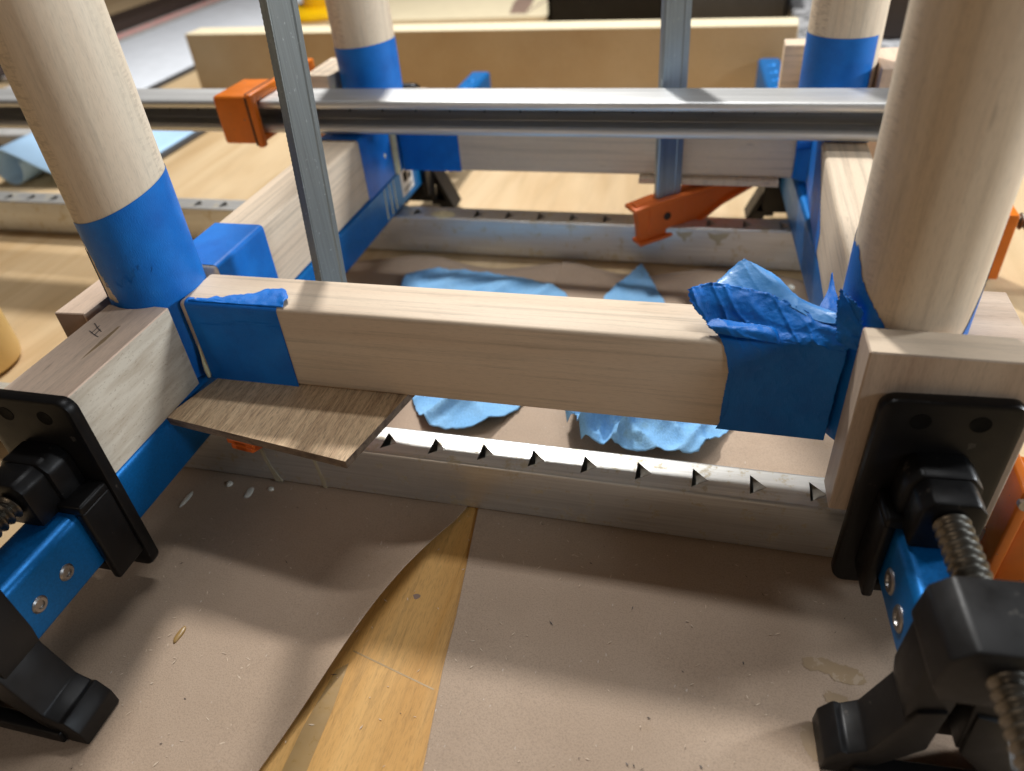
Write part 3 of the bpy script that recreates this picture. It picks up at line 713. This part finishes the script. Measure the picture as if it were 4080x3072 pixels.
add('pencil_mark', join(stroke([(-26.75, 22.9), (-26.3, 22.55), (-25.9, 22.3)], 10.757), stroke([(-26.55, 22.3), (-26.1, 22.05), (-25.75, 21.9)], 10.757), stroke([(-26.35, 22.75), (-26.3, 22.1)], 10.757),
    stroke([(-26.1, 22.5), (-26.05, 22.0)], 10.757)), M['pencil'], cLF)
add('streak', prism([(-25.4, 22.8), (-25.3, 22.9), (-25.2, 21.6), (-25.3, 20.2), (-25.42, 21.5)], 2, 10.752, 10.756), M['stain'], cLF)
cRF = caul([(5.8, 22.85), (11.5, 22.85), (11.5, 23.1), (10.6, 24.42), (5.75, 24.45)], 4.6, 12.35, [M['blockZ'], M['mapleX']], 'maple block on edge between the right black pad and the right front leg', lambda n: abs(n.z) > .8)
caul([(9.85, 25.0), (12.2, 25.0), (12.2, 30.4), (9.85, 30.4)], 6.3, 10.75, M['blockX'], 'pale end-grain block wedged between the right front leg and the orange jaw')
caul([(-29.95, 23.8), (-28.3, 23.9), (-28.3, 30.2), (-29.95, 30.2)], 6.6, 10.5, [M['block'], M['brown']], 'small rough-sawn block touching the left side of the left front leg', lambda n: n.y < -.8)
cLB = caul([(-30.1, 52.2), (-28.15, 52.1), (-27.95, 53.0), (-27.95, 57.0), (-30.2, 57.2)], 9.2, 13.6, M['mapleX'], 'pale block with a pencilled grid on top, left of the left back leg')
BASE[cLB.name] = Vector(cLB.location)/S
add('pencil_mark', join(*[stroke([(-30.1, y), (-27.98, y-.05)], 13.608, .06) for y in (53.3, 55.9)], *[stroke([(x, 52.25), (x+.05, 57.0)], 13.608, .06) for x in (-29.5, -28.8)]), M['pencil'], cLB)
add('glue_spot', blob((-28.1, 52.6, 12.6), .22, .5, .5, 1.3, 3), M['glue'], cLB)
caul([(-28.4, 56.4), (-22.75, 56.4), (-22.75, 58.2), (-28.4, 58.2)], 5.8, 10.95, M['mapleX'], 'cream block between the back pad and the left back leg')
caul([(4.05, 56.4), (9.4, 56.4), (9.4, 58.2), (4.05, 58.2)], 6.2, 14.15, M['mapleX'], 'tall block behind the right back leg, pale top edge')
caul([(9.62, 52.0), (11.9, 52.4), (11.9, 57.2), (9.62, 57.0)], 8.0, 13.75, M['block'], 'block standing right of the right back leg')
o1 = add('oak_strip', prism([(-24.2, 21.95), (-14.15, 20.52), (-12.6, 27.4), (-22.4, 28.4)], 2, 5.85, 6.27), [M['oak'], M['oak_edge']], base=(-18, 24, 5.9),
    label='thin oak strip with dark streaks under the left end of the front rail', cat='wood strip', group='thin oak strips under the rails')
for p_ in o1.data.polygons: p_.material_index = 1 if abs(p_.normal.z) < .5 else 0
o2 = add('oak_strip', prism([(-5.1, 52.2), (4.6, 52.2), (4.4, 57.5), (-5.3, 57.5)], 2, 5.86, 6.27, .02, 1), M['mapleY'], base=(0, 54, 5.9),
    label='thin wood strip under the back rail, pressed by the steel clamp jaw', cat='wood strip', group='thin oak strips under the rails')

# ------------------------------------------------------------------ steel F-clamps
def steel_clamp(label, base, rz, lean, mat, z0=4.4, H=34, wid=2.15, th=.42):
    """own frame: arm points to +x, bar centred on the origin, wide face along x, z up from the bench."""
    t = thing('steel_clamp', label, 'clamp', base, rz, group='steel bar clamps with orange jaws')
    BASE[t.name] = Vector((0, 0, 0))
    hw, ht = wid/2, th/2
    sec = [(-hw, -ht*.6), (-hw+.12, -ht), (-hw+.45, -ht), (-hw+.52, -ht*.72), (hw-.52, -ht*.72), (hw-.45, -ht), (hw-.1, -ht)]
    sec = sec+[(a, -b) for a, b in sec[::-1]]
    # toothed edge on +x
    V, F = [], []; n = len(sec); zs = [z0, z0+H]
    for z in zs:
        for a, b in sec: V.append((a+lean*(z-z0)/H, b, z))
    for i in range(n): F.append([i, (i+1) % n, n+(i+1) % n, n+i])
    F.append(list(range(n))); F.append(list(range(n, 2*n)))
    k = len(V); m_ = int(H/.11); zz = [z0+H*i/m_ for i in range(m_+1)]
    for i, z in enumerate(zz):
        dx = hw-.1+(.085 if i % 2 else .112)+lean*(z-z0)/H
        V += [(dx, -ht*.92, z), (dx, ht*.92, z), (hw-.2+lean*(z-z0)/H, -ht*.97, z), (hw-.2+lean*(z-z0)/H, ht*.97, z)]
    for i in range(m_):
        a = k+4*i; F += [[a, a+1, a+5, a+4], [a+2, a, a+4, a+6], [a+1, a+3, a+7, a+5]]
    add('bar', (V, F), mat, t, smooth=30)
    # cast jaw: web with flanges, rising towards its tip
    top = [(-2.7, 5.35), (-1.1, 5.45), (1.1, 5.55), (4.5, 5.72), (8.8, 5.83)]
    bot = [(-2.2, 2.3), (-.4, 2.35), (2.2, 2.7), (4.4, 3.9), (8.8, 5.25)]
    web = prism(top+bot[::-1], 1, -.34, .34, .04, 1)
    def flange(path, hw_, d):
        return prism(path+[(a, b+d) for a, b in path[::-1]], 1, -hw_, hw_, .05, 1)
    plate = prism([(-1.6, 2.95), (1.35, 3.1), (1.35, 5.2), (-1.6, 5.1)], 1, -.42, .42, .03, 1)
    j = add('jaw', join(web, flange([(-3.0, 5.2)]+top[1:], .78, -.28), flange([(-2.4, 2.2)]+bot[1:], .62, .3), plate), M['redorange'], t)
    for s in (1, -1):
        add('rivet', xf(lathe([(.29, 0), (.29, .05), (.2, .09)], (0, 0, 0), 1, 18), TR(-.15, s*.42, 4.05) @ Matrix.Scale(s, 4, (0, 1, 0))), M['iron'], j)
    return t
steel_clamp('dull grey steel clamp bar standing inside the left end of the front rail', (-18.75, 30.05, 0), R(-90-8), -2.9, M['steel'])
steel_clamp('bluish steel clamp rising behind the upper aluminium bar, orange jaw under back rail', (-2.95, 51.25, 0), R(36), -.25, M['steel_blue'], wid=1.95, th=.5)

# ------------------------------------------------------------------ shop towels
def cloth(outline, cen, hfun, nr=40, na=150):
    V = [(cen[0], cen[1], hfun(cen[0], cen[1], 0))]; F = []
    L = []; pts = outline+[outline[0]]
    seg = [math.dist(a, b) for a, b in zip(pts, pts[1:])]; tot = sum(seg)
    for k in range(na):
        d = tot*k/na
        for (a, b), s in zip(zip(pts, pts[1:]), seg):
            if d <= s: L.append((a[0]+(b[0]-a[0])*d/s, a[1]+(b[1]-a[1])*d/s)); break
            d -= s
    for j in range(1, nr+1):
        t = j/nr
        for k, (x, y) in enumerate(L):
            wob = 1+(.010*fn(k*.5, 1, 1, 2)+.006*random.uniform(-1, 1))*(t > .99)
            px = cen[0]+(x-cen[0])*t*wob; py = cen[1]+(y-cen[1])*t*wob
            V.append((px, py, hfun(px, py, t)))
    for k in range(na): F.append([0, 1+k, 1+(k+1) % na])
    for j in range(nr-1):
        for k in range(na):
            a = 1+j*na; F.append([a+k, a+na+k, a+na+(k+1) % na, a+(k+1) % na])
    return V, F
def smooth_poly(P, it=2):
    for _ in range(it):
        Q = []
        for a, b in zip(P, P[1:]+P[:1]): Q += [(a[0]*.75+b[0]*.25, a[1]*.75+b[1]*.25), (a[0]*.25+b[0]*.75, a[1]*.25+b[1]*.75)]
        P = Q
    return P
out1 = smooth_poly([(-21.9, 44.6), (-22.3, 46.6), (-20.9, 48.1), (-17.5, 47.9), (-14.4, 47.6), (-11.0, 46.8), (-8.7, 45.2), (-8.9, 39), (-9.4, 33), (-10.4, 31.0), (-11.6, 29.9), (-13.2, 29.5), (-14.8, 29.9), (-16.2, 31.8), (-17.2, 34), (-20.3, 39)])
def rdg(x, y, s, an, o, st=.4):
    u, v = x*math.cos(an)+y*math.sin(an), -x*math.sin(an)+y*math.cos(an)
    return max(0, 1-abs(2.2*noise.noise(Vector((u*s+o, v*s*st-o, o)))))
def h1(x, y, t):
    z = .13+.30*max(0, fn(x, y, .16, 4))+.05*abs(fn(x, y, .9, 2))
    z += .50*rdg(x, y, .16, .5, 4.4)**3+.26*rdg(x, y, .33, -.7, 1.2)**3
    z += 1.15*math.exp(-(abs(x+14.1-(y-31)*.75)/.55)**1.3)*math.exp(-((y-32.2)/3.0)**2)
    if t > .9: z += .25*max(0, fn(x, y, .5, 9))*(t-.9)*10
    return z
add('shop_towel', cloth(out1, (-15, 39), h1, 70, 240), M['towel'], label='smooth light blue shop towel lying flat, left of the crumpled one', cat='shop towel', group='blue shop towels on the paper', base=(-15, 39, 0), smooth=80, solid=.05)
out2 = [(-6.6, 45.5), (-4.47, 50.2), (-2.4, 45.5), (-1, 40), (1.5, 35), (2.4, 32.6), (1.6, 31.0), (.7, 29.6), (-1.4, 29.2), (-3.5, 29.2), (-5.4, 29.0), (-5.9, 30.0), (-6.3, 29.7), (-6.7, 31.0), (-7.1, 32.4), (-6.9, 36), (-6.4, 40)]
def ridge(x, y, s, o, an=0.0):
    u, v = x*math.cos(an)+y*math.sin(an), -x*math.sin(an)+y*math.cos(an)
    return 1-abs(2*noise.noise(Vector((u*s+o, v*s*.45-o, o))))
def h2(x, y, t):
    a = math.exp(-((y-31.4)/3.4)**2); lft = 1/(1+math.exp((x+2.8)/1.0))
    z = .10+.04*abs(fn(x, y, .9, 2))
    z += a*1.5*(1.05*rdg(x, y, .26, .9, 3.3)**2*(.35+.75*lft)+.60*rdg(x, y, .62, -.6, 7.7)**2.2*(.5+lft)+.34*rdg(x, y, 1.15, .3, 1.7)**2*(.25+lft))
    z += .30*rdg(x, y, .22, .4, 9.1)**3
    z += .35*math.exp(-((x+4.4)/1.6)**2)*max(0, (y-44)/6)
    z += lft*a*(.15+.45*max(0, fn(x, y, .8, 1)))
    return z
add('shop_towel', cloth(out2, (-2.8, 36), h2, 70, 260), M['towel'], label='crumpled blue shop towel with a pointed corner, right of the smooth one', cat='shop towel', group='blue shop towels on the paper', base=(-3, 36, 0), smooth=60, solid=.05)

# ------------------------------------------------------------------ drops, stains, dust on the paper
def drop(lab, c, r, sx, sy, sz, mt, seed): add('glue_drop', blob((c[0], c[1], .02), r, sx, sy, sz, seed), M[mt], label=lab, cat='glue drop', group='spilled wood glue on the paper', base=(c[0], c[1], 0), smooth=80)
drop('round white glue bead nearest the left blue bar', (-23.95, 23.75), .20, 1, 1, .7, 'glue_white', 1)
drop('white glue bead right of the smeared one under the clamp bar', (-21.45, 23.8), .18, 1.1, .7, .6, 'glue_white', 2)
drop('smeared milky glue streak between the two white beads', (-22.5, 23.35), .34, .6, 1.2, .12, 'glue_white', 3)
drop('long milky glue streak beside the left blue bar', (-25.7, 22.3), .42, .35, 1.5, .10, 'glue_white', 4)
drop('small amber glue drop on the left paper sheet', (-21.05, 14.75), .38, .42, 1.2, .22, 'glue_dry', 5)
drop('small white glue bead beside the right rail, far back on the paper', (6.1, 48.6), .3, 1, 1, .6, 'glue_white', 6)
def zpap(x, y): return .055*fn(x, y, .09, 3)
def stain(lab, pts):
    P = smooth_poly(pts, 1); cx = sum(p[0] for p in P)/len(P); cy = sum(p[1] for p in P)/len(P)
    def inside(x, y):
        x += .12*fn(x, y, 2.0, 3)+.04*fn(x, y, 7.0, 1); y += .12*fn(x, y, 2.0, 8)+.04*fn(x, y, 7.0, 5); c = False
        for (a, b), (d, e_) in zip(P, P[1:]+P[:1]):
            if (b > y) != (e_ > y) and x < (d-a)*(y-b)/(e_-b)+a: c = not c
        return c
    x0, x1, y0, y1 = min(p[0] for p in P)-.3, max(p[0] for p in P)+.3, min(p[1] for p in P)-.3, max(p[1] for p in P)+.3
    n = 60; V = [(x0+(x1-x0)*i/n, y0+(y1-y0)*j/n, zpap(x0+(x1-x0)*i/n, y0+(y1-y0)*j/n)+.006) for j in range(n+1) for i in range(n+1)]
    F = [[j*(n+1)+i, j*(n+1)+i+1, (j+1)*(n+1)+i+1, (j+1)*(n+1)+i] for j in range(n) for i in range(n) if inside(x0+(x1-x0)*(i+.5)/n, y0+(y1-y0)*(j+.5)/n)]
    add('glue_stain', (V, F), M['stain'], label=lab, cat='stain', group='dried glue stains on the paper', base=(cx, cy, 0))
stain('wedge-shaped brown glue stain left of the right black foot', [(5.35, 19.0), (6.3, 19.0), (7.5, 18.7), (7.6, 18.1), (6.6, 18.0), (6.2, 18.4), (5.4, 18.3)])
stain('faint brown glue stain just behind the right black foot', [(5.9, 17.5), (6.9, 17.6), (7.0, 17.1), (6.2, 16.9)])
stain('amber glue stain next to the tip of the right black foot', [(5.0, 15.9), (5.5, 16.3), (6.1, 16.0), (6.0, 14.9), (5.3, 14.7)])
bits = []
for i in range(300):
    x = random.uniform(-24, 8); y = random.uniform(8, 24); L = random.uniform(.03, .16); a = random.uniform(0, 6.28); z = .03+.055*fn(x, y, .09, 3)
    if -13.6 < x < -8.6: z = -.03
    dx, dy = L*math.cos(a), L*math.sin(a); w_ = random.uniform(.012, .03)
    bits.append(([(x-dx, y-dy, z), (x+dy*w_/L, y-dx*w_/L, z+.01), (x+dx, y+dy, z+.02), (x-dy*w_/L, y+dx*w_/L, z+.01)], [[0, 1, 2, 3]]))
add('sawdust', join(*bits[:260]), M['mapleX'], label='pale sawdust flecks scattered over the paper', cat='sawdust', kind='stuff', base=(-8, 16, 0))
add('specks', join(*[(v, f) for v, f in bits[260:]]), M['darkbrown'], label='dark specks scattered over the paper', cat='specks', kind='stuff', base=(-8, 16, 0))

# ------------------------------------------------------------------ things farther back on the bench
bt = thing('glue_bottle', 'cream yellow glue bottle cut off by the left edge of the photo', 'bottle', (-48.9, 31.2, 0))
add('body', lathe([(2.7, -.1), (3.1, .15), (3.2, .6), (3.2, 4.5), (3.0, 9.5), (2.4, 10.6), (1.0, 11.2), (1.0, 13)], (-48.9, 31.2, 0), n=48), M['cream'], bt)
add('label_mark', xf(lathe([(3.23, 2.6), (3.24, 3.6)], (0, 0, 0), 2, 60, False), TR(-48.9, 31.2, 0)), M['hole'], bt) if False else add('label_mark', (
    [( -48.9+3.23*math.cos(R(a)), 31.2+3.23*math.sin(R(a)), z) for z in (3.9, 4.9) for a in range(-62, -34, 4)], [[i, i+1, i+8, i+7] for i in range(6)]), M['hole'], bt)
md = thing('mdf_board', 'brown board standing on edge behind the table frame, pale top edge', 'board', (-30, 88, 0))
sk = math.atan2(85.6-87.95, 6.97+66.1)
mdm = TR(-66.1, 87.95, 0) @ Matrix.Rotation(sk, 4, 'Z')
add('panel', xf(box((0, 73.3), (0, 3.6), (-.1, 8.98), .06, 1), mdm), M['mdf'], md)
add('top_edge', xf(box((.03, 73.27), (.05, 3.55), (8.98, 9.02)), mdm), M['mdfedge'], md)
# pale blue sheet curling into a tube
sh = thing('paper_towel_roll', 'pale blue sheet with one end rolled into a tube, lying on plywood', 'towel roll', (-67, 72, 0))
rows = []
for j in range(2):
    y = (61.5, 80)[j]; row = []
    for k in range(30): a = R(-100-k*11.5); row.append((-73.2+1.9*math.cos(a)*-1*-1, y, 1.95+1.9*math.sin(a)))
    row = [(-73.2-1.9*math.sin(R(t)), y, 1.9+1.9*math.cos(R(t))) for t in range(-250, 10, 10)][::-1]
    row = [(-61.2, y, .3)]+[(-61.2-(11.0)*k/8, y, .3+3.5*(k/8)**2.2) for k in range(1, 8)]+[(-73.2-1.9*math.sin(R(t)), y, 1.95+1.9*math.cos(R(t))) for t in range(-10, 300, 12)]
    rows.append(row)
add('sheet', grid(rows), M['paleblue'], sh, solid=.15)
add('dark_strip', box((-61.3, -60.3), (60, 84), (0, .35), .05), M['darkgrey'], sh)  # narrow dark grey strip along the right side of the sheet
# black case with grey rim behind the left leg
ck = thing('tool_case', 'black case with a grey rim standing behind the left front leg', 'case', (-92, 72, 0))
add('body', box((-112, -75.6), (67.5, 78), (-.1, 2.1), .2), M['darkbrown'], ck)
add('rim', box((-112.5, -75.2), (67.2, 78.4), (2.1, 3.45), .25), M['greyrim'], ck)
# white panel with measuring strip
wp = thing('white_panel', 'white laminate panel with dark edge lying beyond the frame, upper left', 'panel', (-93, 140, 0))
add('panel', box((-106, -80.6), (93, 260), (-.1, .6), .1), M['white'], wp)
add('edge', box((-80.6, -80.0), (93, 260), (-.1, .5)), M['darkgrey'], wp)
rl = thing('measuring_rail', 'black rail with a red and grey scale strip along the white panel', 'rail', (-110, 150, 0))
add('scale', box((-111.5, -106.1), (100, 270), (-.1, .7)), M['greyrim'], rl)
add('red_band', box((-110.6, -108.0), (100, 270), (.7, .74)), M['pink'], rl)
add('bar', box((-119, -111.6), (100, 270), (-.1, 2.4), .2), M['darkbrown'], rl)
br = thing('brown_panel', 'brown wooden cabinet side in the upper left corner', 'panel', (-150, 190, 0))
add('side', box((-215, -124), (188, 196), (-.1, 60), .3), M['brown'], br)
add('stile', box((-139, -131), (185.5, 188), (-.1, 60), .3), M['brown'], br)
# yellow stand
ys = thing('yellow_stand', 'small yellow plastic stand on the bench behind the board', 'stand', (-78, 143, 0))
add('base', lathe([(8.2, 0), (8.4, .4), (8.2, 1.0), (7.0, 1.3)], (-77, 146, 0), n=40), M['yellow'], ys)
add('post', lathe([(3.4, 1.2), (3.2, 9), (3.0, 12)], (-77.5, 147, 0), n=32), M['yellow'], ys)
# light board far back with a brown patch, dark trays, speckled slab
lb = thing('plywood_offcut', 'pale plywood sheet lying far back with a brown patch', 'board', (-45, 160, 0))
add('panel', box((-69, -29), (132, 230), (-.1, 1.2), .08), M['mdfedge'], lb)
add('patch', prism([(-35.9, 134.3), (-33.2, 134.1), (-33.4, 140), (-34.9, 152), (-38.2, 152), (-37.2, 142)], 2, 1.2, 1.23), M['brown'], lb)
add('pencil_line', stroke([(-33.1, 134), (-28.6, 168)], 1.236, .35), M['brown'], lb)
ta = thing('plastic_tray', 'open dark brown tray behind the board, left of the steel bar', 'tray', (-20, 140, 0))
def tray(t, x, y, z, mt, mi):
    add('wall', join(box((x[0], x[1]), (y[0], y[0]+.8), (0, z), .2), box((x[0], x[1]), (y[1]-.8, y[1]), (0, z), .2), box((x[0], x[0]+.8), y, (0, z), .2), box((x[1]-.8, x[1]), y, (0, z), .2)), mt, t)
    add('bottom', box((x[0]+.5, x[1]-.5), (y[0]+.5, y[1]-.5), (0, .5)), mi, t)
tray(ta, (-28.5, -9.5), (131, 156), 7, M['black'], M['hole'])
tb = thing('plastic_tray', 'dark blue-black tray behind the board, right of the steel bar', 'tray', (0, 142, 0))
tray(tb, (-8.6, 9.2), (132, 156), 7, M['darkgrey'], M['hole'])
rk = thing('stone_slab', 'speckled grey slab at the far right end of the board', 'slab', (16, 125, 0))
add('slab', box((9.8, 40), (104, 175), (-.1, 1.2), .3), M['rock'], rk)
dk = thing('dark_cabinet', 'dark brown cabinet standing beyond the right back leg', 'cabinet', (30, 128, 0))
add('side', box((17.5, 50), (112, 150), (1.3, 30), .3), M['darkbrown'], dk)
